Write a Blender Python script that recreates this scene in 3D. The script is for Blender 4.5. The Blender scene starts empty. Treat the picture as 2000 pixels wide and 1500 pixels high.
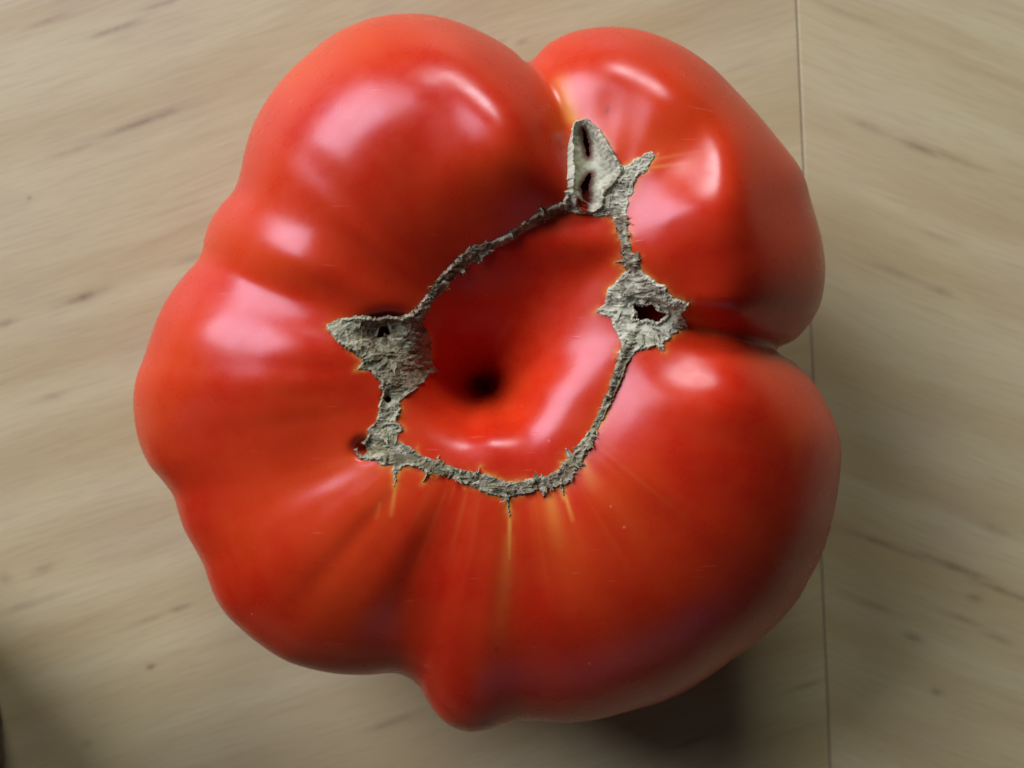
import bpy, math
import numpy as np
from mathutils import Vector

S = bpy.context.scene
COL = S.collection
rng = np.random.default_rng(7)

# ------------------------------------------------------------------ camera
F = 2144.4            # focal length in photograph pixels (2000 wide)
ZC = 0.210            # camera height above the table, metres
cam_d = bpy.data.cameras.new('camera')
cam = bpy.data.objects.new('camera', cam_d)
COL.objects.link(cam)
cam.location = (0, 0, ZC)
cam.rotation_euler = (0, 0, 0)
cam_d.sensor_width = 36
cam_d.lens = 36 * F / 2000
cam_d.clip_start = 0.005
cam_d.clip_end = 50
cam_d.dof.use_dof = True
cam_d.dof.focus_distance = ZC - 0.056
cam_d.dof.aperture_fstop = 22.0
S.camera = cam

# ------------------------------------------------------------------ light
world = bpy.data.worlds.new('World')
S.world = world
world.use_nodes = True
bg = world.node_tree.nodes['Background']
bg.inputs[0].default_value = (0.80, 0.82, 1.0, 1)
bg.inputs[1].default_value = 0.02


def window_light(name, direction, dist, w, h, radiance, color):
    ld = bpy.data.lights.new(name, 'AREA')
    ld.shape = 'RECTANGLE'
    ld.size, ld.size_y = w, h
    ld.energy = radiance * w * h * math.pi
    ld.color = color
    o = bpy.data.objects.new(name, ld)
    COL.objects.link(o)
    d = Vector(direction).normalized()
    o.location = d * dist + Vector((0, 0, 0.04))
    o.rotation_euler = d.to_track_quat('Z', 'Y').to_euler()
    return o


window_light('window_light', (-0.68, 0.60, 0.53), 2.0, 1.20, 1.36, 11.9, (0.80, 0.755, 1.0))
window_light('bright_pane_light', (0.02, 0.88, 0.38), 2.0, 0.54, 0.42, 24.0, (0.97, 0.93, 1.0))
window_light('far_window_light', (0.25, -0.90, 0.20), 1.5, 1.3, 0.5, 0.26, (0.75, 0.72, 1.0))

S.view_settings.view_transform = 'Standard'
S.view_settings.look = 'None'
S.view_settings.gamma = 1.0
S.view_settings.exposure = 0.0
S.view_settings.use_curve_mapping = False


# ------------------------------------------------------------------ helpers
def K(z):
    return (ZC - z) / F


def to_world(px, py, z):
    k = (ZC - z) / F
    return (px - 1000.0) * k, (750.0 - py) * k


def smooth(x, a, b):
    t = np.clip((x - a) / (b - a), 0, 1)
    return t * t * (3 - 2 * t)


_tab = rng.random((256, 256))


def vnoise(x, y, seed=0):
    x = x + seed * 17.31
    y = y + seed * 9.77
    xi = np.floor(x).astype(int)
    yi = np.floor(y).astype(int)
    fx = x - xi
    fy = y - yi
    fx = fx * fx * fx * (fx * (fx * 6 - 15) + 10)
    fy = fy * fy * fy * (fy * (fy * 6 - 15) + 10)
    g = lambda i, j: _tab[i % 256, j % 256]
    a = g(xi, yi) * (1 - fx) + g(xi + 1, yi) * fx
    b = g(xi, yi + 1) * (1 - fx) + g(xi + 1, yi + 1) * fx
    return a * (1 - fy) + b * fy


def fbm(x, y, seed=0, oct=4):
    v = 0
    a = 0.5
    t = 0
    for o in range(oct):
        v = v + a * vnoise(x * 2 ** o, y * 2 ** o, seed + o * 3)
        t += a
        a *= 0.5
    return v / t


def seg_dist(px, py, a, b):
    ax, ay = a
    bx, by = b
    dx, dy = bx - ax, by - ay
    t = np.clip(((px - ax) * dx + (py - ay) * dy) / (dx * dx + dy * dy), 0, 1)
    return np.hypot(px - ax - t * dx, py - ay - t * dy), t


def poly_sd(px, py, pts):
    """signed distance, positive inside"""
    d = np.full(px.shape, 1e9)
    ins = np.zeros(px.shape, bool)
    n = len(pts)
    for i in range(n):
        a, b = pts[i], pts[(i + 1) % n]
        d = np.minimum(d, seg_dist(px, py, a, b)[0])
        c = (a[1] > py) != (b[1] > py)
        xx = (b[0] - a[0]) * (py - a[1]) / ((b[1] - a[1]) if b[1] != a[1] else 1e-9) + a[0]
        ins ^= c & (px < xx)
    return np.where(ins, d, -d)


def chain_sd(px, py, pts):
    """polyline with a half width at each point, positive inside"""
    d = np.full(px.shape, -1e9)
    for a, b in zip(pts[:-1], pts[1:]):
        q, t = seg_dist(px, py, a[:2], b[:2])
        d = np.maximum(d, a[2] + (b[2] - a[2]) * t - q)
    return d


def closed_spline(pts, n=2400):
    """closed Catmull-Rom through pts, resampled evenly; returns points and knot arclengths"""
    P = np.array(pts, float)
    m = len(P)
    out = []
    for i in range(m):
        p0, p1, p2, p3 = P[i - 1], P[i], P[(i + 1) % m], P[(i + 2) % m]
        for t in np.linspace(0, 1, 24, endpoint=False):
            out.append(0.5 * (2 * p1 + (p2 - p0) * t + (2 * p0 - 5 * p1 + 4 * p2 - p3) * t * t + (3 * p1 - p0 - 3 * p2 + p3) * t ** 3))
    out = np.array(out)
    seg = np.hypot(*(np.roll(out, -1, 0) - out).T)
    L = np.concatenate([[0], np.cumsum(seg)])
    u = np.linspace(0, L[-1], n, endpoint=False)
    o2 = np.vstack([out, out[:1]])
    return np.stack([np.interp(u, L, o2[:, 0]), np.interp(u, L, o2[:, 1])], 1)


def gsmooth(a, sig):
    """periodic gaussian smoothing along axis 0"""
    n = a.shape[0]
    k = np.fft.fftfreq(n) * n
    g = np.exp(-0.5 * (2 * np.pi * k * sig / n) ** 2)
    sh = (n,) + (1,) * (a.ndim - 1)
    return np.real(np.fft.ifft(np.fft.fft(a, axis=0) * g.reshape(sh), axis=0))


def grid_mesh(name, verts, faces, mat=None, parent=None, attrs=None, smooth_shade=True):
    me = bpy.data.meshes.new(name)
    verts = np.ascontiguousarray(verts, np.float32)
    faces = np.ascontiguousarray(faces, np.int32)
    nf, k = faces.shape
    me.vertices.add(len(verts))
    me.vertices.foreach_set('co', verts.ravel())
    me.loops.add(nf * k)
    me.loops.foreach_set('vertex_index', faces.ravel())
    me.polygons.add(nf)
    me.polygons.foreach_set('loop_start', np.arange(0, nf * k, k, dtype=np.int32))
    me.polygons.foreach_set('loop_total', np.full(nf, k, np.int32))
    me.polygons.foreach_set('use_smooth', np.full(nf, smooth_shade, bool))
    for an, av in (attrs or {}).items():
        at = me.attributes.new(an, 'FLOAT', 'POINT')
        at.data.foreach_set('value', np.ascontiguousarray(av, np.float32))
    me.update(calc_edges=True)
    me.validate()
    if mat:
        me.materials.append(mat)
    o = bpy.data.objects.new(name, me)
    COL.objects.link(o)
    if parent:
        o.parent = parent
    return o


class NT:
    """small node helper"""

    def __init__(self, name):
        self.m = bpy.data.materials.new(name)
        self.m.use_nodes = True
        self.t = self.m.node_tree
        self.bsdf = self.t.nodes['Principled BSDF']

    def n(self, kind, **kw):
        nd = self.t.nodes.new(kind)
        for k, v in kw.items():
            setattr(nd, k, v)
        return nd

    def link(self, a, b):
        self.t.links.new(a, b)

    def put(self, sock, v):
        if isinstance(v, bpy.types.NodeSocket):
            self.link(v, sock)
        else:
            sock.default_value = v

    def math(self, op, a, b=0.0, c=None, clamp=False):
        nd = self.n('ShaderNodeMath', operation=op, use_clamp=clamp)
        self.put(nd.inputs[0], a)
        self.put(nd.inputs[1], b)
        if c is not None:
            self.put(nd.inputs[2], c)
        return nd.outputs[0]

    def mix(self, fac, a, b, mode='MIX'):
        nd = self.n('ShaderNodeMix', data_type='RGBA', blend_type=mode)
        self.put(nd.inputs[0], fac)
        self.put(nd.inputs[6], a)
        self.put(nd.inputs[7], b)
        return nd.outputs[2]

    def noise(self, vec, scale, detail=3, rough=0.5, dist=0.0):
        nd = self.n('ShaderNodeTexNoise')
        nd.inputs['Scale'].default_value = scale
        nd.inputs['Detail'].default_value = detail
        nd.inputs['Roughness'].default_value = rough
        nd.inputs['Distortion'].default_value = dist
        if vec is not None:
            self.link(vec, nd.inputs['Vector'])
        return nd.outputs[0]

    def ramp(self, fac, a, b, lo=0.0, hi=1.0):
        nd = self.n('ShaderNodeMapRange', interpolation_type='SMOOTHSTEP')
        self.put(nd.inputs[0], fac)
        for i, v in enumerate((a, b, lo, hi)):
            nd.inputs[i + 1].default_value = v
        return nd.outputs[0]

    def attr(self, name):
        return self.n('ShaderNodeAttribute', attribute_name=name).outputs['Fac']


def rgb(r, g, b):
    f = lambda c: (c / 255 / 12.92) if c / 255 <= 0.04045 else ((c / 255 + 0.055) / 1.055) ** 2.4
    return (f(r), f(g), f(b), 1)


# ------------------------------------------------------------------ wood
def wood_material(name, angle, tone, streaks, seed):
    """angle: grain direction in the table plane; streaks: (x, y, half length, half width, strength) in metres on the table"""
    W = NT(name)
    co = W.n('ShaderNodeTexCoord').outputs['Object']
    mp = W.n('ShaderNodeVectorRotate', rotation_type='Z_AXIS')
    W.link(co, mp.inputs['Vector'])
    mp.inputs['Angle'].default_value = -angle
    base = mp.outputs[0]
    off = W.n('ShaderNodeVectorMath', operation='ADD')
    W.link(base, off.inputs[0])
    off.inputs[1].default_value = (seed, seed * 0.7, 0)
    uv = off.outputs[0]
    # slow waviness across the grain
    wv = W.n('ShaderNodeTexNoise')
    wv.inputs['Scale'].default_value = 13
    wv.inputs['Detail'].default_value = 2
    W.link(uv, wv.inputs['Vector'])
    sh = W.n('ShaderNodeVectorMath', operation='MULTIPLY_ADD')
    W.link(wv.outputs[1], sh.inputs[0])
    sh.inputs[1].default_value = (0, 0.008, 0)
    W.link(uv, sh.inputs[2])

    def stretched(sx, sy, scale, detail, rough=0.5, dist=0.0):
        q = W.n('ShaderNodeVectorMath', operation='MULTIPLY')
        W.link(sh.outputs[0], q.inputs[0])
        q.inputs[1].default_value = (sx, sy, 1)
        return W.noise(q.outputs[0], scale, detail, rough, dist)

    broad = stretched(7, 70, 1.0, 4, 0.5, 0.2)
    mid = stretched(20, 210, 1.0, 4, 0.55, 0.25)
    fine = stretched(110, 1500, 1.0, 3, 0.6)
    blot = W.noise(uv, 30, 3, 0.55)
    fleck = stretched(75, 520, 1.0, 2, 0.5)
    c1 = rgb(*tone[0])
    c2 = rgb(*tone[1])
    c3 = rgb(*tone[2])
    col = W.mix(W.ramp(broad, 0.36, 0.66), c1, c2)
    col = W.mix(W.math('MULTIPLY', W.ramp(mid, 0.50, 0.74), 0.34), col, c3)
    col = W.mix(W.math('MULTIPLY', W.ramp(blot, 0.45, 0.7), 0.35), col, rgb(182, 166, 136))
    col = W.mix(W.math('MULTIPLY', W.ramp(fine, 0.4, 0.74), 0.15), col, rgb(128, 110, 80))
    col = W.mix(W.math('MULTIPLY', W.ramp(fleck, 0.76, 0.9), 0.25), col, rgb(128, 106, 82))
    # single dark pore streaks
    tot = None
    ca, sa = math.cos(angle), math.sin(angle)
    wob = W.noise(uv, 260, 3, 0.6)
    for (x, y, hl, hw, st) in streaks:
        u0, v0 = x * ca + y * sa, -x * sa + y * ca
        d = W.n('ShaderNodeVectorMath', operation='SUBTRACT')
        W.link(base, d.inputs[0])
        d.inputs[1].default_value = (u0, v0, 0)
        m = W.n('ShaderNodeVectorMath', operation='MULTIPLY')
        W.link(d.outputs[0], m.inputs[0])
        m.inputs[1].default_value = (1 / hl, 1 / hw, 0)
        l = W.n('ShaderNodeVectorMath', operation='DOT_PRODUCT')
        W.link(m.outputs[0], l.inputs[0])
        W.link(m.outputs[0], l.inputs[1])
        wobbled = W.math('ADD', l.outputs[1], W.math('MULTIPLY_ADD', wob, 2.4, -1.2))
        g = W.math('MULTIPLY', W.math('EXPONENT', W.math('MULTIPLY', wobbled, -1.0)), st, clamp=True)
        tot = g if tot is None else W.math('MAXIMUM', tot, g)
    if tot is not None:
        col = W.mix(tot, col, rgb(112, 86, 66))
    W.link(col, W.bsdf.inputs['Base Color'])
    W.put(W.bsdf.inputs['Roughness'], W.ramp(mid, 0.3, 0.7, 0.42, 0.55))
    W.bsdf.inputs['Specular IOR Level'].default_value = 0.4
    bp = W.n('ShaderNodeBump')
    bp.inputs['Strength'].default_value = 0.12
    bp.inputs['Distance'].default_value = 0.0003
    W.link(fine, bp.inputs['Height'])
    W.link(bp.outputs[0], W.bsdf.inputs['Normal'])
    return W.m


def table_px(px, py):
    return to_world(px, py, 0.0)


def streak_list(L):
    k = K(0)
    return [(*table_px(a, b), hl * k, hw * k, s * 0.68) for a, b, hl, hw, s in L]


left_streaks = streak_list([
    (95, 40, 45, 6, .45), (225, 57, 55, 6, .6), (315, 8, 40, 6, .5), (275, 240, 85, 7, .75), (140, 295, 60, 6, .4),
    (165, 580, 45, 9, .6), (10, 632, 25, 7, .5), (375, 505, 30, 9, .45), (57, 387, 5, 4, .8), (100, 775, 45, 7, .35),
    (350, 405, 60, 5, .3), (85, 1112, 22, 10, .45), (10, 1130, 14, 10, .5), (350, 1188, 22, 6, .6), (290, 1210, 40, 6, .35),
    (295, 1302, 9, 5, .8), (60, 1180, 70, 7, .35), (1020, 82, 14, 6, .5), (980, 80, 18, 5, .3), (760, 1412, 60, 7, .5),
    (170, 1450, 12, 6, .5), (1360, 1445, 45, 7, .5), (1570, 1340, 40, 6, .5)])
right_streaks = streak_list([
    (1795, 289, 38, 8, .75), (1690, 245, 50, 8, .4), (1870, 312, 50, 7, .45), (1745, 530, 55, 7, .5), (1835, 568, 28, 7, .5),
    (1830, 462, 40, 6, .3), (1720, 1060, 110, 7, .45), (1860, 1106, 80, 7, .7), (1960, 1155, 60, 7, .6), (1905, 1168, 18, 9, .55),
    (1785, 1245, 22, 8, .6), (1880, 1210, 60, 7, .5), (1945, 1245, 35, 8, .5), (1830, 1352, 12, 7, .6), (1700, 1180, 50, 8, .4),
    (1660, 30, 60, 6, .3), (1950, 1035, 40, 7, .4)])

tone_l = ((199, 191, 142), (187, 173, 122), (172, 151, 104))
tone_r = ((199, 191, 142), (187, 174, 123), (172, 151, 104))
wood_left = wood_material('maple_wood_rising_grain', math.radians(19), tone_l, left_streaks, 0.37)
wood_right = wood_material('maple_wood_falling_grain', math.radians(-21), tone_r, right_streaks, 1.91)

gm = NT('joint_filler')
gm.bsdf.inputs['Base Color'].default_value = rgb(150, 143, 116)
gm.bsdf.inputs['Roughness'].default_value = 0.8


def box(name, pts, z0, z1, mat, parent=None, bev=0.0):
    """prism over a counter-clockwise outline, top edges chamfered by bev"""
    n = len(pts)
    c = np.mean(pts, 0)
    v, f = [], []
    ins = []
    for i in range(n):
        p0, p1, p2 = np.array(pts[i - 1]), np.array(pts[i]), np.array(pts[(i + 1) % n])
        d1 = (p1 - p0) / np.linalg.norm(p1 - p0)
        d2 = (p2 - p1) / np.linalg.norm(p2 - p1)
        n1, n2 = np.array((-d1[1], d1[0])), np.array((-d2[1], d2[0]))
        ins.append(p1 + (n1 + n2) * bev)
    for p in pts:
        v.append((p[0], p[1], z0))
    for p in pts:
        v.append((p[0], p[1], z1 - bev))
    for p in ins:
        v.append((p[0], p[1], z1))
    f.append(tuple(range(n))[::-1])
    for r in range(2):
        for i in range(n):
            j = (i + 1) % n
            f.append((r * n + i, r * n + j, (r + 1) * n + j, (r + 1) * n + i))
    f.append(tuple(range(2 * n, 3 * n)))
    me = bpy.data.meshes.new(name)
    me.from_pydata(v, [], f)
    me.materials.append(mat)
    o = bpy.data.objects.new(name, me)
    COL.objects.link(o)
    if parent:
        o.parent = parent
    return o


a0 = np.array(table_px(1556, 0))
a1 = np.array(table_px(1622, 1500))
dr = (a0 - a1) / np.linalg.norm(a0 - a1)
top = a1 + dr * 0.38
bot = a1 - dr * 0.22
nr = np.array((dr[1], -dr[0]))
gap = 0.00015
ST = -0.00030
table = box('tabletop', [bot - nr * 0.34, bot + nr * 0.34, top + nr * 0.34, top - nr * 0.34], -0.030, ST, gm.m)
table['kind'] = 'structure'
bl = box('board', [bot - nr * 0.34, bot - nr * gap, top - nr * gap, top - nr * 0.34], ST + 0.00002, 0.0, wood_left, table, 0.00016)
br = box('board', [bot + nr * gap, bot + nr * 0.34, top + nr * 0.34, top + nr * gap], ST + 0.00002, 0.0, wood_right, table, 0.00016)
bl['label'] = 'pale wooden board with grain rising to the right'
br['label'] = 'pale wooden board with grain falling to the right'

# ------------------------------------------------------------------ tomato shape
OUT = [(1033, 121), (1000, 97), (965, 75), (925, 55), (880, 38), (830, 28), (780, 27), (730, 34), (690, 48), (650, 68),
       (617, 92), (585, 120), (555, 150), (527, 186), (505, 222), (488, 260), (476, 303), (467, 345), (455, 374), (432, 400),
       (412, 430), (400, 462), (395, 488), (385, 510), (362, 535), (335, 570), (312, 610), (295, 655), (281, 697), (266, 738),
       (260, 780), (264, 830), (274, 872), (291, 908), (318, 940), (338, 968), (348, 1000), (359, 1033), (378, 1068), (396, 1101),
       (408, 1136), (421, 1169), (438, 1196), (460, 1219), (505, 1257), (557, 1290), (612, 1308), (667, 1317), (722, 1318), (768, 1315),
       (798, 1324), (820, 1342), (834, 1368), (859, 1402), (886, 1421), (916, 1429), (949, 1426), (985, 1415), (1018, 1407), (1060, 1409),
       (1120, 1411), (1180, 1402), (1240, 1386), (1300, 1368), (1360, 1338), (1427, 1291), (1497, 1239), (1553, 1179), (1585, 1123),
       (1606, 1081), (1625, 1020), (1638, 950), (1643, 889), (1637, 843), (1618, 796), (1590, 749), (1552, 709), (1517, 684),
       (1553, 663), (1582, 631), (1600, 600), (1609, 565), (1612, 520), (1606, 470), (1594, 425), (1582, 383), (1573, 350), (1558, 320),
       (1523, 275), (1481, 224), (1434, 173), (1387, 127), (1327, 87), (1257, 60), (1187, 52), (1117, 63), (1068, 88)]
OUT = OUT  # order: from the top notch anticlockwise as seen in the photograph
RING = [(1140, 400), (1100, 402), (1060, 424), (1020, 447), (980, 470), (940, 490), (900, 515), (870, 546), (842, 582), (815, 622),
        (770, 660), (760, 700), (765, 750), (757, 800), (750, 845), (765, 878), (800, 893), (840, 908), (880, 922), (925, 938),
        (960, 948), (1000, 956), (1040, 951), (1080, 941), (1110, 918), (1135, 885), (1160, 840), (1182, 797), (1202, 752), (1218, 705),
        (1240, 655), (1255, 610), (1245, 560), (1232, 512), (1222, 475), (1212, 430), (1185, 412)]
NS = 1200
O = closed_spline(OUT, NS)
G = closed_spline(RING, 3000)
G = gsmooth(G, 14)


def near_s(C, p):
    return int(np.argmin(np.hypot(C[:, 0] - p[0], C[:, 1] - p[1])))


# matching points: outline, ring, ring height, crest position, crest rise above ring, roundness, bend of the meridian (px)
A = [
    # out            ring          z_ring  v_m   rise    pow   bend
    ((1033, 121), (1138, 398), .0520, .35, .0010, 2.0, (60, 10)),    # furrow between the two top lobes
    ((925, 55),   (1075, 415), .0518, .52, .0052, 2.2, (0, 0)),
    ((730, 34),   (960, 480),  .0508, .53, .0064, 2.2, (0, 0)),
    ((555, 150),  (880, 535),  .0502, .52, .0060, 2.2, (0, 0)),
    ((467, 345),  (835, 590),  .0500, .48, .0040, 2.1, (0, 0)),
    ((412, 430),  (812, 622),  .0500, .44, .0030, 2.0, (0, -20)),
    ((388, 506),  (775, 655),  .0500, .35, .0014, 2.0, (0, 35)),     # furrow
    ((312, 610),  (762, 695),  .0510, .45, .0036, 2.1, (0, 0)),
    ((262, 780),  (763, 745),  .0518, .40, .0026, 2.1, (0, 0)),
    ((338, 968),  (757, 862),  .0528, .26, .0008, 2.0, (0, 0)),      # shallow furrow
    ((421, 1169), (790, 889),  .0532, .26, .0016, 2.2, (0, 0)),
    ((612, 1308), (845, 910),  .0536, .26, .0014, 2.3, (0, 0)),
    ((790, 1321), (910, 933),  .0538, .18, .0004, 2.1, (0, 0)),      # furrow
    ((905, 1427), (955, 947),  .0540, .20, .0008, 2.2, (0, 0)),
    ((1018, 1407), (1010, 955), .0540, .16, .0004, 2.1, (0, 0)),     # furrow
    ((1240, 1386), (1085, 938), .0542, .22, .0014, 2.3, (0, 0)),
    ((1553, 1179), (1150, 860), .0540, .28, .0026, 2.4, (0, 0)),
    ((1643, 889),  (1200, 755), .0536, .36, .0040, 2.3, (0, 0)),
    ((1590, 749),  (1235, 668), .0530, .32, .0032, 2.1, (0, 0)),
    ((1517, 684),  (1256, 620), .0524, .22, .0002, 2.0, (0, -10)),   # furrow
    ((1600, 600),  (1248, 575), .0524, .30, .0016, 2.0, (0, 0)),
    ((1606, 470),  (1230, 505), .0526, .34, .0034, 2.1, (0, 0)),
    ((1558, 320),  (1218, 455), .0526, .34, .0034, 2.1, (0, 0)),
    ((1387, 127),  (1210, 425), .0522, .42, .0026, 2.2, (0, 0)),
    ((1187, 52),   (1180, 410), .0518, .55, .0020, 2.2, (0, 0)),
    ((1085, 78),   (1158, 402), .0516, .45, .0008, 2.1, (20, 10)),
]
ks = np.array([near_s(O, a[0]) for a in A], float)
kg = np.array([near_s(G, a[1]) for a in A], float)
o = np.argsort(ks)
ks, kg = ks[o], kg[o]
A = [A[i] for i in o]
# ring index must rise with s
kg = np.unwrap(kg / 3000 * 2 * np.pi) / (2 * np.pi) * 3000
S_idx = np.arange(NS)


def per(vals, sig=14, wrap=0.0):
    vals = np.array(vals, float)
    kk = np.concatenate([ks - NS, ks, ks + NS])
    vv = np.concatenate([vals - wrap, vals, vals + wrap])
    base = np.interp(S_idx, kk, vv)
    lin = wrap * S_idx / NS
    return gsmooth(base - lin, sig) + lin


gi = per(kg, 16, 3000.0)
zr = per([a[2] for a in A], 16)
vm = per([a[3] for a in A], 14)[:, None]
rise = per([a[4] for a in A], 12)[:, None]
pw = per([a[5] for a in A], 16)[:, None]
bx = per([a[6][0] for a in A], 16)[:, None]
by = per([a[6][1] for a in A], 16)[:, None]
gidx = np.mod(gi, 3000)
Gx = np.interp(gidx, np.arange(3001), np.append(G[:, 0], G[0, 0]))
Gy = np.interp(gidx, np.arange(3001), np.append(G[:, 1], G[0, 1]))
ZE = 0.036

# furrows: (outline point, depth, half width in steps of s, where along the meridian it starts and how sharp)
FUR = [((1033, 121), .0052, 28, .04), ((388, 506), .0020, (18, 30), .05), ((460, 368), .0010, 26, .5), ((338, 968), .0009, 40, .8), ((398, 1104), .0004, 30, .8),
       ((785, 1320), .0010, 44, .9), ((1018, 1407), .0006, 34, .9), ((1517, 684), .0060, (30, 15), .03), ((1578, 365), .0006, 34, .6), ((1270, 62), .0005, 34, .6)]


def sdist(i0):
    return (S_idx - i0 + NS // 2) % NS - NS // 2


NA = 300
a = np.linspace(0, 1, NA)
v = (1 - (1 - a) ** 1.9)[None, :]
zrc = zr[:, None]
zp = zrc + rise
w = np.clip((v - vm) / (1 - vm), 0, 1)
z_out = ZE + (zp - ZE) * np.clip(1 - w ** pw, 0, 1) ** 0.5
tin = np.clip(v / vm, 0, 1)
z_in = zrc + rise * (1 - (1 - tin) ** 2)
zt = np.where(v > vm, z_out, z_in)
for p, dep, wid, soft in FUR:
    d = sdist(near_s(O, p))[:, None]
    wl, wr = wid if isinstance(wid, tuple) else (wid, wid)
    d = np.abs(np.where(d < 0, d / wl, d / wr))
    if soft < 0.1:      # two round lobes meeting in a sharp crease
        g = np.clip(1 - np.sqrt(d * d + soft * 0.3) / 2.2, 0, 1) ** 2
    else:
        g = np.exp(-(np.sqrt(d * d + soft) - math.sqrt(soft)) * 1.5)
    v0 = {(388, 506): 0.25, (1517, 684): 0.04}.get(p, 0.02)
    zt = zt - dep * g * smooth(v, v0, v0 + 0.43) * np.sqrt(np.clip(1 - v ** 4, 0, 1))
bend = 4 * v * (1 - v) * 0.5
OS = gsmooth(O, 24)
q5 = v ** 5
PX = Gx[:, None] * (1 - v) + (OS[:, :1] * (1 - q5) + O[:, :1] * q5) * v + bx * bend
PY = Gy[:, None] * (1 - v) + (OS[:, 1:] * (1 - q5) + O[:, 1:] * q5) * v + by * bend
# furrows also cut inwards a little near the flank (the notches are in the outline itself)


def blob(x, y, cx, cy, sx, sy, rot=0.0):
    c, s = math.cos(rot), math.sin(rot)
    dx, dy = x - cx, y - cy
    u, q = dx * c + dy * s, -dx * s + dy * c
    return np.exp(-(u / sx) ** 2 - (q / sy) ** 2)


SWELL = [(400, 540, 0.17), (400, 600, 0.18), (460, 540, 0.48), (460, 600, 0.14), (460, 660, -0.78), (520, 540, 0.55), (520, 600, 0.32), (520, 660, -0.63), (580, 540, 0.22), (580, 600, 0.30), (920, 140, -0.39), (920, 200, -0.92), (920, 260, -0.50), (980, 140, -0.24), (980, 260, 0.32), (1170, 140, -0.64), (1170, 200, -1.81), (1170, 260, -1.01), (1170, 320, -0.09), (1170, 380, -0.29), (1170, 440, 0.25), (1170, 500, 0.18), (1180, 720, -0.23), (1180, 780, -0.27), (1230, 140, -0.79), (1230, 200, -1.15), (1230, 260, -0.22), (1230, 380, -0.29), (1230, 440, 0.64), (1230, 500, 0.59), (1230, 560, 0.26), (1240, 780, -0.12), (1290, 140, 0.22), (1290, 260, -0.65), (1290, 320, -0.26), (1290, 380, -0.20), (1290, 440, -0.13), (1290, 500, 0.38), (1290, 560, 0.46), (1290, 620, -0.28), (1300, 660, -0.91), (1300, 720, -1.07), (1300, 780, 0.18), (1300, 840, -0.46), (1350, 140, 1.69), (1350, 200, 0.20), (1350, 260, -2.59), (1350, 320, -0.77), (1350, 380, 1.24), (1350, 440, 1.05), (1350, 620, 0.50), (1360, 660, 0.27), (1360, 720, -1.80), (1360, 780, -0.22), (1410, 140, 0.54), (1410, 200, 0.39), (1410, 260, 0.78), (1410, 320, -0.21), (1410, 380, 0.32), (1410, 440, 1.19), (1410, 560, 0.13), (1410, 620, 0.62), (1420, 660, 1.32), (1420, 720, -0.34), (1420, 780, -0.29), (1470, 200, 0.60), (1470, 260, 1.56), (1470, 320, 0.18), (1470, 380, -0.38), (1470, 560, 0.19), (1470, 620, 0.17), (1480, 660, 0.27), (1530, 260, 0.19), (1530, 560, 0.39), (1530, 620, 0.17)]   # small swellings: x, y, millimetres


def relief(x, y):
    """gentle swellings and hollows of the flesh, metres"""
    h = 0.0015 * blob(x, y, 560, 500, 130, 60, 0.25)        # small swelling on the left
    h = h + 0.0046 * blob(x, y, 1452, 375, 66, 125, -0.1)
    h = h + 0.0024 * blob(x, y, 1465, 560, 115, 90)   # swelling on the right-hand lobe
    h = h + 0.0016 * blob(x, y, 1345, 245, 62, 75)
    h = h + 0.0030 * blob(x, y, 1010, 265, 130, 150, -0.4)
    h = h - 0.0004 * blob(x, y, 840, 260, 50, 150, 0.3)
    h = h + 0.0024 * blob(x, y, 1420, 745, 110, 80)
    for (sx_, sy_, am_) in SWELL:
        h = h + 0.001 * am_ * np.exp(-((x - sx_) ** 2 + (y - sy_) ** 2) / 4900.0)
    h = h + 0.0006 * (fbm(x / 170, y / 170, 2, 2) - 0.5)
    return h


zt = zt + relief(PX, PY) * (1 - v ** 3)
# faint ribs along the meridians
rib = gsmooth(rng.normal(size=(NS, 1)), 7)
rib = rib / np.abs(rib).max()
rib[near_s(O, (1517, 684)):] *= 0.35
zt = zt + 0.00030 * rib * smooth(v, 0.05, 0.4) * (1 - v ** 4)
# the inner field inside the scar ring, falling to the pit
NI = 150
PIT = (953, 768)
b = np.linspace(0, 1, NI + 1)[1:]
vi = b[None, :]
IX = Gx[:, None] * (1 - vi) + PIT[0] * vi
IY = Gy[:, None] * (1 - vi) + PIT[1] * vi


def basin(x, y):
    """the hollow in the middle: steep on the near side, a long slope towards the pocket"""
    cx0, cy0 = 945.0, 748.0
    dx, dy = x - cx0, y - cy0
    phi = np.degrees(np.arctan2(dy, dx)) % 360
    ka = [-57, -25, 0, 45, 84, 112, 130, 180, 225, 270, 303, 335, 360]
    kv = [215, 132, 84, 78, 60, 74, 76, 104, 140, 175, 215, 132, 84]
    tbl = np.interp(np.arange(360), ka, kv)
    tbl = gsmooth(tbl, 9)
    sc = np.interp(phi, np.arange(361), np.append(tbl, tbl[0]))
    rho = np.hypot(dx, dy) / sc
    pe = gsmooth(np.interp(np.arange(360), [0, 20, 140, 195, 250, 320, 360], [1.35, 1.55, 1.6, 2.0, 1.45, 1.05, 1.35]), 10)
    pe = np.interp(phi, np.arange(361), np.append(pe, pe[0]))
    return (0.0538 - 0.0200 * np.exp(-(rho * rho + 0.004) ** (pe / 2)) - 0.0062 * blob(x, y, cx0 + 4, cy0 + 8, 34, 22, -0.35)
            + 0.0016 * blob(x, y, 1130, 475, 85, 42, -0.1))


z_inner = basin(IX, IY)
z_inner = z_inner + (zrc - z_inner[:, :1]) * (1 - vi) ** 3

# join pit -> ring -> outline into one sheet, smooth the heights, then add the underside
TX = np.concatenate([IX[:, ::-1], PX], 1)
TY = np.concatenate([IY[:, ::-1], PY], 1)
TZ = np.concatenate([z_inner[:, ::-1], zt], 1)


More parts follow.
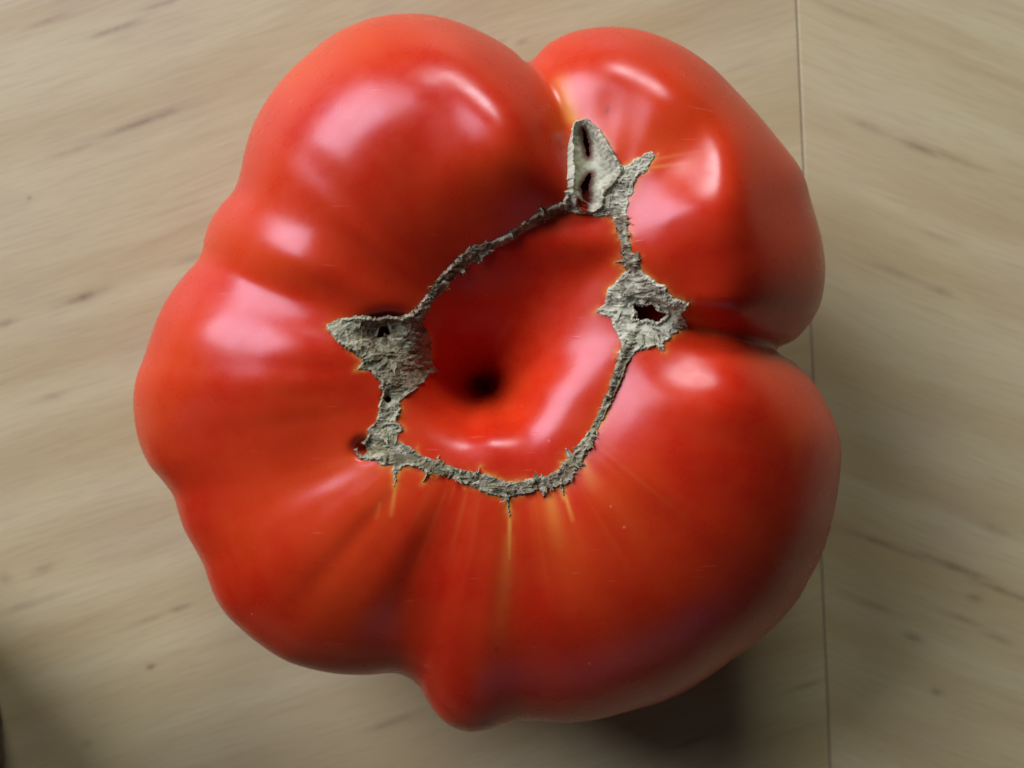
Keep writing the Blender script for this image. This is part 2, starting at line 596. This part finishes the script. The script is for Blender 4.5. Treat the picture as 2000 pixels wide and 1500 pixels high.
def smooth_v(Z, it, lo, hi):
    for _ in range(it):
        m = Z.copy()
        m[:, 1:-1] = 0.25 * Z[:, :-2] + 0.5 * Z[:, 1:-1] + 0.25 * Z[:, 2:]
        Z[:, lo:hi] = m[:, lo:hi]
    return Z


TZ = gsmooth(TZ, 2.5)
TZ = smooth_v(TZ, 20, 3, NI - 3)
TZ = smooth_v(TZ, 260, NI + 4, NI + NA - 45)
TZ = smooth_v(TZ, 12, 3, NI + NA - 30)
TZ[:, 0] = TZ[:, 0].mean()

# ---- the corky scar, traced in the plane of the ring
cr = lambda pts, ox, oy, sc: [(ox + x / sc, oy + y / sc) for x, y in pts]
LEFT = cr([(130, 200), (230, 155), (380, 145), (530, 160), (600, 148), (690, 158), (770, 120), (850, 150), (840, 200), (890, 260), (915, 380),
           (910, 490), (965, 550), (890, 575), (840, 640), (750, 715), (680, 770), (690, 830), (655, 900), (715, 980), (640, 1030), (720, 1080),
           (770, 1120), (850, 1160), (860, 1260), (780, 1240), (700, 1250), (655, 1320), (640, 1400), (620, 1230), (545, 1240), (500, 1195),
           (430, 1190), (360, 1160), (350, 1120), (420, 1060), (450, 1000), (440, 970), (510, 900), (520, 840), (530, 780), (560, 700),
           (530, 660), (540, 630), (490, 580), (470, 545), (355, 535), (400, 480), (370, 430), (250, 350), (160, 250)], 600, 580, 3.75)
TOP = cr([(600, 310), (650, 270), (720, 265), (830, 340), (900, 440), (980, 570), (1060, 710), (1130, 710), (1200, 650), (1280, 610), (1390, 560),
          (1400, 640), (1340, 720), (1320, 780), (1240, 830), (1180, 930), (1200, 980), (1140, 1040), (1150, 1120), (1120, 1200), (1100, 1270),
          (1010, 1260), (960, 1215), (900, 1215), (820, 1220), (740, 1190), (620, 1190), (520, 1150), (430, 1150), (505, 1060), (515, 970), (550, 950),
          (550, 760), (550, 560), (570, 430)], 1000, 180, 5)
RIGHT = cr([(600, 450), (520, 550), (440, 620), (410, 720), (370, 800), (310, 855), (400, 880), (460, 900), (480, 980), (530, 1080), (560, 1150),
            (560, 1200), (520, 1240), (560, 1290), (690, 1290), (720, 1230), (780, 1220), (900, 1190), (990, 1235), (980, 1160), (1100, 1060),
            (1200, 1000), (1210, 920), (1160, 860), (1190, 830), (1240, 755), (1180, 730), (1080, 710), (1010, 640), (1005, 585), (940, 580),
            (870, 520), (760, 440)], 1100, 440, 5)
BANDS = [
    [(818, 618, 14), (838, 585, 10), (870, 546, 12), (900, 516, 13), (928, 494, 16), (950, 485, 11), (985, 468, 7), (1020, 447, 7), (1060, 423, 10), (1100, 402, 9), (1128, 396, 9)],
    [(1212, 424, 14), (1216, 450, 10), (1222, 470, 8), (1228, 500, 12), (1238, 530, 15)],
    [(1224, 690, 15), (1214, 715, 11), (1200, 755, 10), (1180, 800, 8), (1160, 840, 8), (1146, 865, 10), (1130, 890, 13), (1110, 916, 15), (1096, 934, 17)],
    [(1098, 934, 16), (1060, 944, 14), (1020, 952, 14), (990, 958, 17), (960, 948, 17), (930, 938, 17), (905, 930, 12), (880, 922, 10), (845, 911, 14), (820, 902, 14), (795, 890, 20)],
]
SPK = [((855, 905), (857, 887), 7), ((932, 930), (938, 911), 6), ((1045, 940), (1048, 923), 6), ((1118, 895), (1101, 874), 8),
       ((1130, 900), (1148, 914), 7), ((1095, 945), (1104, 975), 5), ((1060, 950), (1062, 974), 9), ((990, 968), (996, 1016), 6), ((882, 925), (874, 940), 5),
       ((838, 918), (826, 944), 7), ((1235, 515), (1259, 499), 7), ((1228, 508), (1203, 513), 7), ((1214, 465), (1206, 468), 5),
       ((1062, 418), (1054, 404), 6), ((940, 500), (942, 520), 8), ((870, 552), (876, 572), 6), ((1150, 850), (1145, 842), 5),
       ((1190, 775), (1178, 772), 6), ((1205, 735), (1195, 733), 5), ((845, 580), (825, 576), 6), ((905, 530), (905, 541), 6), ((1000, 462), (995, 448), 5)]
for i in range(46):     # small random thorns along the bands
    bd = BANDS[rng.integers(4)]
    j = rng.integers(len(bd) - 1)
    t = rng.random()
    p = np.array(bd[j][:2]) * (1 - t) + np.array(bd[j + 1][:2]) * t
    hw = bd[j][2] * (1 - t) + bd[j + 1][2] * t
    d = np.array(bd[j + 1][:2]) - np.array(bd[j][:2])
    nrm = np.array((-d[1], d[0])) / np.hypot(*d) * rng.choice((-1, 1))
    SPK.append((tuple(p + nrm * hw * .5), tuple(p + nrm * (hw + rng.uniform(3, 7)) + d / np.hypot(*d) * rng.uniform(-5, 5)), rng.uniform(3, 5)))


def warp(x, y, amp=1.0):
    return (x + amp * (5.0 * (fbm(x / 16, y / 16, 11, 3) - 0.5) + 4 * (vnoise(x / 4.2, y / 4.2, 5) - 0.5)),
            y + amp * (5.0 * (fbm(x / 16, y / 16, 23, 3) - 0.5) + 4 * (vnoise(x / 4.2, y / 4.2, 8) - 0.5)))


def scar_fields(x, y, rough=1.0):
    wx, wy = warp(x, y, rough)
    pads = [poly_sd(wx, wy, q) for q in (LEFT, TOP, RIGHT)]
    bands = [chain_sd(wx, wy, q) for q in BANDS]
    sp = np.full(x.shape, -1e9)
    for p, q, hw in SPK:
        d, t = seg_dist(wx, wy, p, q)
        sp = np.maximum(sp, hw * (1 - t) - d)
    return pads, bands, sp


POCKET = cr([(640, 330), (720, 290), (830, 370), (930, 540), (1030, 740), (1040, 800), (960, 900), (880, 960), (860, 1100), (780, 1150), (660, 1120), (590, 980), (580, 700), (590, 500)], 1000, 180, 5)
SLIT1 = [(1138, 252, 1.5), (1139, 272, 2.6), (1142, 296, 0.6)]
SLIT2 = [(1148, 328, 2), (1145, 355, 5), (1150, 382, 4), (1153, 392, 2)]
SLIT3 = [(1131, 390, 4), (1141, 404, 5)]
HOLE_R = cr([(650, 800), (700, 760), (770, 790), (870, 780), (950, 850), (1020, 880), (960, 950), (900, 960), (830, 930), (760, 940), (690, 910), (720, 850)], 1100, 440, 5)


def flesh_cavity(x, y):
    """hollows in the flesh under the openings of the scar, metres"""
    c = 0.0036 * smooth(poly_sd(x, y, POCKET), -3, 16)
    c = c + 0.0036 * smooth(poly_sd(x, y, HOLE_R), -27, 8)
    c = c + 0.0042 * blob(x, y, 748, 648, 46, 27, -0.2)
    c = c + 0.0030 * blob(x, y, 758, 780, 8, 8)
    c = c + 0.0022 * blob(x, y, 711, 876, 20, 17)
    return c


# skin details carried as attributes
flat = lambda q: q.reshape(-1)
XX, YY = flat(TX), flat(TY)
near = (XX > 600) & (XX < 1440) & (YY > 200) & (YY < 1060)
sd = np.full(XX.shape, -200.0)
pads, bands, sp = scar_fields(XX[near], YY[near], 0.8)
sd[near] = np.maximum(np.max(pads + bands, axis=0), sp)
yellow = 0.6 * np.exp(-np.clip(-sd, 0, None) / 4.5) * (0.05 + 1.2 * smooth(fbm(XX / 45, YY / 45, 31, 3), .42, .65))
yellow *= smooth(sd, 7, 2)
yellow *= np.where((YY < 640) & (XX < 1110), 0.25, 1.0)
orange = np.zeros_like(XX)


def streak(p, q, w0, w1, amp, x=XX, y=YY, fade=1.0):
    d, t = seg_dist(x, y, p, q)
    ww = w0 + (w1 - w0) * t
    return amp * np.exp(-(d / ww) ** 2) * (1 - fade * t)


for args in [((996, 985), (994, 1090), 4, 4.5, 1.0, .55), ((994, 1050), (972, 1290), 10, 20, .26, .9), ((1104, 968), (1118, 1015), 4, 5, .8, .6),
             ((775, 930), (764, 1005), 4, 5, .8, .7), ((1274, 312), (1380, 292), 3, 3, .34, .9), ((1262, 328), (1345, 318), 3.5, 3.5, .5, .8),
             ((1118, 230), (1098, 165), 14, 18, .75, .5), ((1140, 905), (1165, 960), 10, 20, .5, .9), ((1075, 975), (1092, 1060), 12, 18, .5, .8),
             ((1125, 675), (1060, 692), 1.5, 1.5, 0, .5), ((742, 985), (735, 1010), 4, 5, .25, .5), ((1345, 622), (1420, 650), 12, 20, .35, .8)]:
    yellow = np.maximum(yellow, streak(args[0], args[1], args[2], args[3], args[4], fade=args[5]))
for args in [((1060, 985), (1160, 1210), 26, 60, .8, .75), ((1000, 1000), (960, 1300), 22, 40, .35, .7), ((760, 930), (640, 1180), 50, 130, .45, .55),
             ((720, 900), (480, 1060), 40, 80, .3, .6), ((1130, 240), (1090, 110), 45, 60, .8, .7), ((1190, 250), (1330, 330), 50, 80, .55, .3),
             ((850, 940), (800, 1120), 16, 40, .35, .8), ((1170, 950), (1350, 1120), 24, 60, .45, .8), ((420, 470), (560, 520), 50, 50, .4, .3),
             ((560, 130), (700, 80), 60, 60, .5, .2), ((1555, 850), (1555, 900), 20, 10, .6, .5), ((380, 640), (300, 900), 60, 80, .35, .3),
             ((1060, 420), (1100, 440), 20, 20, .3, .3), ((1245, 330), (1230, 480), 14, 20, .45, .3), ((1150, 850), (1215, 700), 16, 14, .45, .2)]:
    orange = np.maximum(orange, streak(args[0], args[1], args[2], args[3], args[4], fade=args[5]))
for i in range(44):     # fine rays running out from the scar
    t = rng.uniform(0.0, 1.0)
    i0 = int(np.interp(t, [0, 1], [near_s(O, (350, 1000)), near_s(O, (1600, 1100))])) + rng.integers(-4, 5)
    g0 = np.array((Gx[i0], Gy[i0]))
    dd = np.array(O[i0]) - g0
    ln = np.hypot(*dd)
    dd = dd / ln
    st = g0 + dd * rng.uniform(14, 40)
    L = rng.uniform(50, 260)
    mid_ = st + dd * L * .5 + np.array((-dd[1], dd[0])) * rng.uniform(-5, 5)
    am, wd = rng.uniform(.06, .20), rng.uniform(2.5, 9)
    q = streak(tuple(st), tuple(mid_), wd, wd * 1.2, am, fade=.35)
    q = np.maximum(q, streak(tuple(mid_), tuple(st + dd * L), wd * 1.2, wd * 1.6, am * .65, fade=1.0))
    orange = np.maximum(orange, q)
    if rng.random() < .35:
        yellow = np.maximum(yellow, q * .5)
# radial streaking of the skin along the meridians
sgrid = np.repeat(S_idx[:, None], TX.shape[1], 1)
vgrid = np.repeat(np.arange(TX.shape[1])[None, :], NS, 0) / 60.0
fibre = 0.6 * vnoise(np.abs(sgrid - 0.0) / 7.0, vgrid * 0.35, 41) + 0.4 * vnoise(sgrid / 19.0, vgrid * 0.3, 47)
dark = np.maximum(0.8 * blob(XX, YY, 952, 1414, 14, 6, -0.2), 0.6 * blob(XX, YY, 970, 1267, 4, 4))
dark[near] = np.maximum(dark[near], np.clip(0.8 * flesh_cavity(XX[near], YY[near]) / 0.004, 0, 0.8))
dark = np.maximum(dark, 0.55 * blob(XX, YY, 1186, 215, 4, 9, 0.3))

# underside rings
NB = 70
cx, cy = 960.0, 740.0
k = K(ZE)
CXW, CYW = to_world(cx, cy, ZE)
kk = (ZC - TZ) / F
XW = (TX - 1000) * kk
YW = (750 - TY) * kk
bb = np.linspace(0, 1, NB + 1)[1:][None, :] * (math.pi / 2)
rad = 0.30 + 0.70 * np.cos(bb) ** 0.75
zb = ZE * (1 - np.sin(bb) ** 1.15) + 0 * XW[:, :1]
XB = CXW + (XW[:, -1:] - CXW) * rad
YB = CYW + (YW[:, -1:] - CYW) * rad


def build_tomato(TZv):
    kv = (ZC - TZv) / F
    X = np.concatenate([(TX - 1000) * kv, XB], 1)
    Y = np.concatenate([(750 - TY) * kv, YB], 1)
    Z = np.concatenate([TZv, zb], 1)
    return np.stack([X, Y, Z], 2)


M = build_tomato(TZ)
NV = M.shape[1]
ii = np.arange(NS)[:, None]
jj = np.arange(NV - 1)[None, :]
i2 = (ii + 1) % NS
quads = np.stack([ii * NV + jj, ii * NV + jj + 1, i2 * NV + jj + 1, i2 * NV + jj], 2).reshape(-1, 4)
full = lambda q: np.concatenate([q.reshape(NS, -1), np.zeros((NS, NB))], 1).reshape(-1)

# ---- tomato skin material
T = NT('tomato_skin')
co = T.n('ShaderNodeTexCoord').outputs['Object']
n1 = T.noise(co, 55, 3, 0.5)
n2 = T.noise(co, 240, 3, 0.55)
red = T.mix(T.ramp(n1, 0.35, 0.68), (0.55, 0.017, 0.004, 1), (0.61, 0.042, 0.006, 1))
red = T.mix(T.math('MULTIPLY', T.attr('fibre'), 0.30), red, (0.62, 0.050, 0.008, 1))
red = T.mix(T.ramp(n2, 0.35, 0.65, 0.0, 0.22), red, (0.66, 0.062, 0.010, 1))
red = T.mix(T.attr('orange'), red, (0.68, 0.085, 0.010, 1))
red = T.mix(T.attr('yellow'), red, (0.80, 0.36, 0.060, 1))
vo = T.n('ShaderNodeTexVoronoi', feature='F1')
vo.inputs['Scale'].default_value = 210
T.link(co, vo.inputs['Vector'])
dots = T.math('MULTIPLY', T.ramp(vo.outputs['Distance'], 0.03, 0.065, 1, 0), T.ramp(T.noise(co, 90, 2), 0.52, 0.62))
red = T.mix(T.math('MULTIPLY', dots, 0.45), red, (0.8, 0.35, 0.18, 1))
scv = T.n('ShaderNodeVectorMath', operation='MULTIPLY')
T.link(co, scv.inputs[0])
scv.inputs[1].default_value = (130, 1100, 300)
scr = T.ramp(T.noise(scv.outputs[0], 1.0, 2, 0.5), 0.70, 0.78)
red = T.mix(T.math('MULTIPLY', scr, 0.22), red, (0.75, 0.20, 0.10, 1))
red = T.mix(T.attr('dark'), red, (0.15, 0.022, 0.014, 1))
T.link(red, T.bsdf.inputs['Base Color'])
T.bsdf.inputs['Subsurface Weight'].default_value = 0.22
T.bsdf.inputs['Subsurface Radius'].default_value = (1.0, 0.25, 0.1)
T.bsdf.inputs['Subsurface Scale'].default_value = 0.004
T.bsdf.inputs['IOR'].default_value = 1.45
T.bsdf.inputs['Specular IOR Level'].default_value = 0.5
T.put(T.bsdf.inputs['Roughness'], T.ramp(n2, 0.3, 0.7, 0.26, 0.33))
# faint scratches and waxy unevenness
hgt = T.math('ADD', T.math('MULTIPLY', T.noise(co, 420, 2, 0.5), 0.35), T.math('MULTIPLY', scr, 0.25))
bp = T.n('ShaderNodeBump')
bp.inputs['Strength'].default_value = 0.15
bp.inputs['Distance'].default_value = 0.0003
T.link(hgt, bp.inputs['Height'])
T.link(bp.outputs[0], T.bsdf.inputs['Normal'])

tomato = bpy.data.objects.new('tomato', None)
tomato.empty_display_size = 0.02
COL.objects.link(tomato)
tomato['label'] = 'large ripe red ribbed tomato with a grey corky scar ring, on the pale wooden table'
tomato['category'] = 'tomato'
skin = grid_mesh('fruit', M.reshape(-1, 3), quads, T.m, tomato,
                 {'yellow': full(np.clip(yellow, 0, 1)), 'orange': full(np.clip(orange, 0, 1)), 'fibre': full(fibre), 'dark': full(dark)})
skin['label'] = 'glossy red lobed tomato flesh with a deep pit in the middle'

# ------------------------------------------------------------------ scar
STEP = 1.15
gx = np.arange(622, 1400, STEP)
gy = np.arange(222, 1030, STEP)
GX, GY = np.meshgrid(gx, gy, indexing='ij')
pads, bands, sp = scar_fields(GX, GY)
allsd = np.maximum(np.max(pads + bands, axis=0), sp)
owner = np.argmax(np.stack([p + 2.0 for p in pads] + bands), axis=0)
keep = allsd > -3.5
# holes through the cork
rg = 3.0 * (vnoise(GX / 3.5, GY / 3.5, 61) - 0.5) + 5 * (vnoise(GX / 8, GY / 8, 62) - 0.5)
hole = np.maximum.reduce([chain_sd(GX, GY, SLIT1) + 0.3 * rg, chain_sd(GX, GY, SLIT2) + 0.4 * rg, chain_sd(GX, GY, SLIT3) + 0.3 * rg,
                          poly_sd(GX, GY, HOLE_R) - 3 + rg, 8.5 - np.hypot((GX - 748) / 1.6, GY - 648) + 0.5 * rg,
                          6.0 - np.hypot(GX - 758, GY - 780) + 0.2 * rg, 8 - np.hypot(GX - 706, (GY - 877) / 1.3) + 0.4 * rg])
keep &= hole < 0
bpy.context.view_layer.update()
dg = bpy.context.evaluated_depsgraph_get()
sk = skin.evaluated_get(dg)
# surface height under each scar point
ZS = np.full(GX.shape, np.nan)
NX = np.zeros(GX.shape + (3,))
cor = Vector((0, 0, ZC))
idx = np.argwhere(keep)
for i, j in idx:
    hit, loc, nor, _ = sk.ray_cast(cor, Vector(((GX[i, j] - 1000) / F, (750 - GY[i, j]) / F, -1.0)))
    if hit:
        ZS[i, j] = loc.z
        NX[i, j] = nor
ok = keep & ~np.isnan(ZS)
mm = 0.001
edge = smooth(allsd, -2.5, 3.0)
# layered flaky cork: terraces of warped noise plus thin ridges
qx = GX + 9 * (fbm(GX / 22, GY / 22, 71, 3) - .5)
qy = GY + 9 * (fbm(GX / 22, GY / 22, 73, 3) - .5)
lay = fbm(qx / 34, qy / 20, 81, 4)
ter = np.floor(lay * 9) / 9
rid = 1 - np.abs(2 * fbm(qx / 13, qy / 9, 91, 3) - 1)
lip = np.exp(-((allsd - 3) / 3.0) ** 2) * (0.3 + vnoise(GX / 9, GY / 9, 95))
rough_h = (1.9 * (ter - 0.45) + 0.6 * (rid - 0.75) + 0.14 * (fbm(GX / 3.2, GY / 3.2, 99, 2) - .5) + 0.18 * lip)
pocket = smooth(poly_sd(*warp(GX, GY, .5), POCKET), -2, 15)
pocket_deep = smooth(poly_sd(*warp(GX, GY, .5), POCKET), 0, 28)
bowl = (smooth(poly_sd(GX, GY, HOLE_R), -22, 2) * 0.9 + 1.3 * blob(GX, GY, 748, 648, 38, 22, -0.2)
        + 1.2 * blob(GX, GY, 706, 878, 24, 22, 0) + 0.7 * blob(GX, GY, 758, 780, 11, 11))
smoothpad = np.maximum.reduce([pocket, 0.75 * smooth(-hole, 40, 8) * (GX > 1180) * (GY > 600), 0.5 * blob(GX, GY, 660, 640, 30, 20, .4),
                               0.6 * blob(GX, GY, 800, 745, 24, 14, -.6)])
hgt_mm = -0.26 + 0.50 * edge + 0.52 * rough_h * (1 - 0.9 * smoothpad) * edge
hgt_mm = np.where(allsd > 2.5, np.maximum(hgt_mm, 0.07 + 0.10 * (rid - 0.5)), hgt_mm)
hgt_mm = hgt_mm - 1.7 * pocket_deep - 0.4 * pocket - bowl * smooth(allsd, 0, 8)
# rolled torn lip round the pocket and the right hole
hgt_mm = hgt_mm + 0.5 * np.exp(-((poly_sd(GX, GY, POCKET) + 4) / 4) ** 2) + 0.45 * np.exp(-((hole + 4) / 3.0) ** 2) * (GX > 1180) * (GY > 500)
# thorns stand proud
thorn = smooth(sp, -1, 5)
hgt_mm = hgt_mm + 0.30 * thorn
ZW = ZS + hgt_mm * mm
kx = (ZC - ZS) / F
VX = (GX - 1000) * kx + NX[..., 0] * hgt_mm * mm
VY = (750 - GY) * kx + NX[..., 1] * hgt_mm * mm
VZ = ZS + NX[..., 2] * hgt_mm * mm
blotch = smooth(fbm(GX / 30, GY / 24, 111, 3), .42, .66)
pale = np.clip(smoothpad * 1.1 + 0.55 * (np.sin(ter * 437.3 + np.floor(GX / 40) * 1.7) > 0.35) + 0.45 * blotch + 0.48 * (owner == 2) + 0.42 * (owner == 1) + 0.5 * lip * edge + 0.6 * thorn * smooth(allsd, 8, 0) + 0.5 * (lay - 0.5), 0, 1)
inside = np.clip(0.9 * smooth(-hole, 11, 1) * (poly_sd(GX, GY, POCKET) > -6), 0, 1)
pale = pale * np.where(owner == 0, 0.6, np.where(owner >= 3, 0.5, 1.0)) + 0.25 * thorn * smooth(allsd, 8, 0)
pit_dark = np.clip(1.6 * (0.42 - rid * 0.5) + 0.35 * (0.5 - lay), 0, 1)

C = NT('dry_cork')
co = C.n('ShaderNodeTexCoord').outputs['Object']
m1 = C.noise(co, 900, 4, 0.65)
m2 = C.noise(co, 260, 3, 0.55)
cc = C.mix(C.ramp(m2, 0.3, 0.7), rgb(86, 86, 54), rgb(132, 131, 90))
cc = C.mix(C.math('MULTIPLY', C.ramp(C.noise(co, 120, 3, 0.6), 0.42, 0.66), 0.85), cc, rgb(104, 86, 58))
cc = C.mix(C.attr('pale'), cc, rgb(197, 201, 166))
cc = C.mix(C.math('MULTIPLY', C.ramp(m1, 0.5, 0.72), 0.30), cc, rgb(96, 82, 58))
cc = C.mix(C.attr('crevice'), cc, rgb(64, 54, 40))
cc = C.mix(C.attr('stain'), cc, rgb(92, 26, 20))
C.link(cc, C.bsdf.inputs['Base Color'])
C.bsdf.inputs['Roughness'].default_value = 0.72
C.bsdf.inputs['Specular IOR Level'].default_value = 0.3
bp = C.n('ShaderNodeBump')
bp.inputs['Strength'].default_value = 0.3
bp.inputs['Distance'].default_value = 0.0003
C.link(m1, bp.inputs['Height'])
C.link(bp.outputs[0], C.bsdf.inputs['Normal'])

cells = ok[:-1, :-1] & ok[1:, :-1] & ok[:-1, 1:] & ok[1:, 1:]
n_i, n_j = GX.shape
vid = np.arange(n_i * n_j).reshape(n_i, n_j)
ALLV = np.stack([VX, VY, VZ], 2).reshape(-1, 3)
at_all = {'pale': pale.reshape(-1), 'stain': inside.reshape(-1), 'crevice': pit_dark.reshape(-1)}
labels = [('scar_patch', 'pointed grey corky patch with a dark hole and a small round hole'),
          ('scar_patch', 'pale hollow corky pocket split by dark red slits'),
          ('scar_patch', 'pale corky patch torn open by a jagged hole'),
          ('scar_band', 'thin dark corky band along the upper left of the ring'),
          ('scar_band', 'short thorny corky band between pocket and torn patch'),
          ('scar_band', 'narrow grey corky band down the right of the ring'),
          ('scar_band', 'broad grey corky band with thorns along the bottom of the ring')]
for q, (nm, lb) in enumerate(labels):
    cm = cells & (owner[:-1, :-1] == q)
    I, J = np.nonzero(cm)
    if not len(I):
        continue
    fq = np.stack([vid[I, J], vid[I, J + 1], vid[I + 1, J + 1], vid[I + 1, J]], 1)
    used, inv = np.unique(fq, return_inverse=True)
    ob = grid_mesh(nm, ALLV[used], inv.reshape(fq.shape), C.m, tomato, {an: av[used] for an, av in at_all.items()})
    ob['label'] = lb

# loose papery flakes lifting off the cork
cand = np.argwhere(ok & (allsd > 3.0) & (hole < -5) & (pocket < 0.05))
fv, ff, fp = [], [], []
GN_U, GN_W = 5, 4
base_n = 0
for q in rng.choice(len(cand), 640, replace=False):
    i, j = cand[q]
    own = owner[i, j]
    if own < 3 and rng.random() > 0.30:
        continue
    Lp = rng.uniform(7, 17) if own >= 3 else rng.uniform(9, 26)
    Wp = Lp * rng.uniform(0.35, 0.7)
    # flakes point outwards across the band, or anyhow on the patches
    gi_, gj_ = (allsd[min(i + 2, n_i - 1), j] - allsd[max(i - 2, 0), j]), (allsd[i, min(j + 2, n_j - 1)] - allsd[i, max(j - 2, 0)])
    th = math.atan2(-gj_, -gi_) + rng.normal(0, 0.7)
    du, dw = np.array((math.cos(th), math.sin(th))), np.array((-math.sin(th), math.cos(th)))
    lift = rng.uniform(0.05, 0.34)
    ti, tj = int(round(i + du[0] * Lp / STEP)), int(round(j + du[1] * Lp / STEP))
    if not (0 <= ti < n_i and 0 <= tj < n_j) or allsd[ti, tj] < (-4 if own >= 3 else 3):
        continue
    curl = rng.uniform(-0.25, 0.25)
    jag = rng.uniform(0.75, 1.2, (GN_U, GN_W))
    tops, good = [], True
    for a_ in range(GN_U):
        for b_ in range(GN_W):
            u_, w_ = a_ / (GN_U - 1), b_ / (GN_W - 1) * 2 - 1
            pp = np.array((GX[i, j], GY[i, j])) + du * u_ * Lp * jag[a_, b_] + dw * w_ * Wp * 0.5 * (1 - 0.85 * u_ ** 1.6) * jag[a_, b_]
            ci, cj = int(round((pp[0] - gx[0]) / STEP)), int(round((pp[1] - gy[0]) / STEP))
            if not (0 <= ci < n_i and 0 <= cj < n_j) or not ok[ci, cj]:
                ci, cj = i, j
            zz = ZS[ci, cj] + (max(hgt_mm[i, j], hgt_mm[ci, cj] * 0.5 + hgt_mm[i, j] * 0.5) + 0.03 + lift * u_ ** 1.4 + curl * lift * w_ * w_) * mm
            kz = (ZC - ZS[ci, cj]) / F
            tops.append(((pp[0] - 1000) * kz, (750 - pp[1]) * kz, zz))
    bot = [(x_, y_, z_ - 0.00007) for (x_, y_, z_) in tops]
    fv += tops + bot
    nt = GN_U * GN_W
    idg = lambda a_, b_, o_: base_n + o_ * nt + a_ * GN_W + b_
    for a_ in range(GN_U - 1):
        for b_ in range(GN_W - 1):
            ff.append((idg(a_, b_, 0), idg(a_ + 1, b_, 0), idg(a_ + 1, b_ + 1, 0), idg(a_, b_ + 1, 0)))
            ff.append((idg(a_, b_ + 1, 1), idg(a_ + 1, b_ + 1, 1), idg(a_ + 1, b_, 1), idg(a_, b_, 1)))
    rimv = [(a_, 0) for a_ in range(GN_U)] + [(GN_U - 1, b_) for b_ in range(1, GN_W)] + [(a_, GN_W - 1) for a_ in range(GN_U - 2, -1, -1)] + [(0, b_) for b_ in range(GN_W - 2, 0, -1)]
    for r_ in range(len(rimv)):
        p_, q_ = rimv[r_], rimv[(r_ + 1) % len(rimv)]
        ff.append((idg(*p_, 0), idg(*q_, 0), idg(*q_, 1), idg(*p_, 1)))
    tone_ = np.clip(rng.normal(0.22 if own >= 3 else (0.3 if own == 0 else 0.5), 0.22), 0, 1)
    fp += [min(1, tone_ + 0.35 * (t_ // GN_W == GN_U - 1)) for t_ in range(nt)] * 2
    base_n += 2 * nt
fl = grid_mesh('cork_flakes', np.array(fv), np.array(ff), C.m, tomato, {'pale': np.array(fp), 'stain': np.zeros(len(fp)), 'crevice': np.zeros(len(fp))}, smooth_shade=False)
fl['kind'] = 'stuff'
fl['label'] = 'thin dry flakes lifting off the corky scar'

# now sink the flesh under the openings
cav = np.zeros(TX.shape)
nr2 = near.reshape(TX.shape)
cav[nr2] = flesh_cavity(TX[nr2], TY[nr2])
# and press a shallow furrow under the whole ring so that the cork sits in it
M2 = M.copy()
M2[:, :TX.shape[1], 2] -= cav
skin.data.vertices.foreach_set('co', np.ascontiguousarray(M2.reshape(-1, 3), np.float32).ravel())
skin.data.update()

# ------------------------------------------------------------------ dark round vessel shape, added to throw shade on the lower left corner
D = NT('shade_caster_brown')
D.bsdf.inputs['Base Color'].default_value = rgb(48, 26, 16)
D.bsdf.inputs['Roughness'].default_value = 0.55
prof = [(0.0, 0.0), (0.030, 0.0), (0.036, 0.003), (0.043, 0.020), (0.046, 0.045), (0.045, 0.105), (0.043, 0.105), (0.043, 0.045), (0.040, 0.020), (0.030, 0.008), (0.0, 0.006)]
n = 64
vv, ff = [], []
for (r, z) in prof:
    for q in range(n):
        t = 2 * math.pi * q / n
        vv.append((r * math.cos(t), r * math.sin(t), z))
for r in range(len(prof) - 1):
    for q in range(n):
        ff.append((r * n + q, r * n + (q + 1) % n, (r + 1) * n + (q + 1) % n, (r + 1) * n + q))
shade_caster = grid_mesh('shade_caster', np.array(vv), np.array(ff), D.m)
wx, wy = table_px(-346, 1434)
shade_caster.location = (wx, wy, 0.0003)
shade_caster['label'] = 'dark brown rounded shape added to shade the lower left corner'
shade_caster['category'] = 'shade_caster'
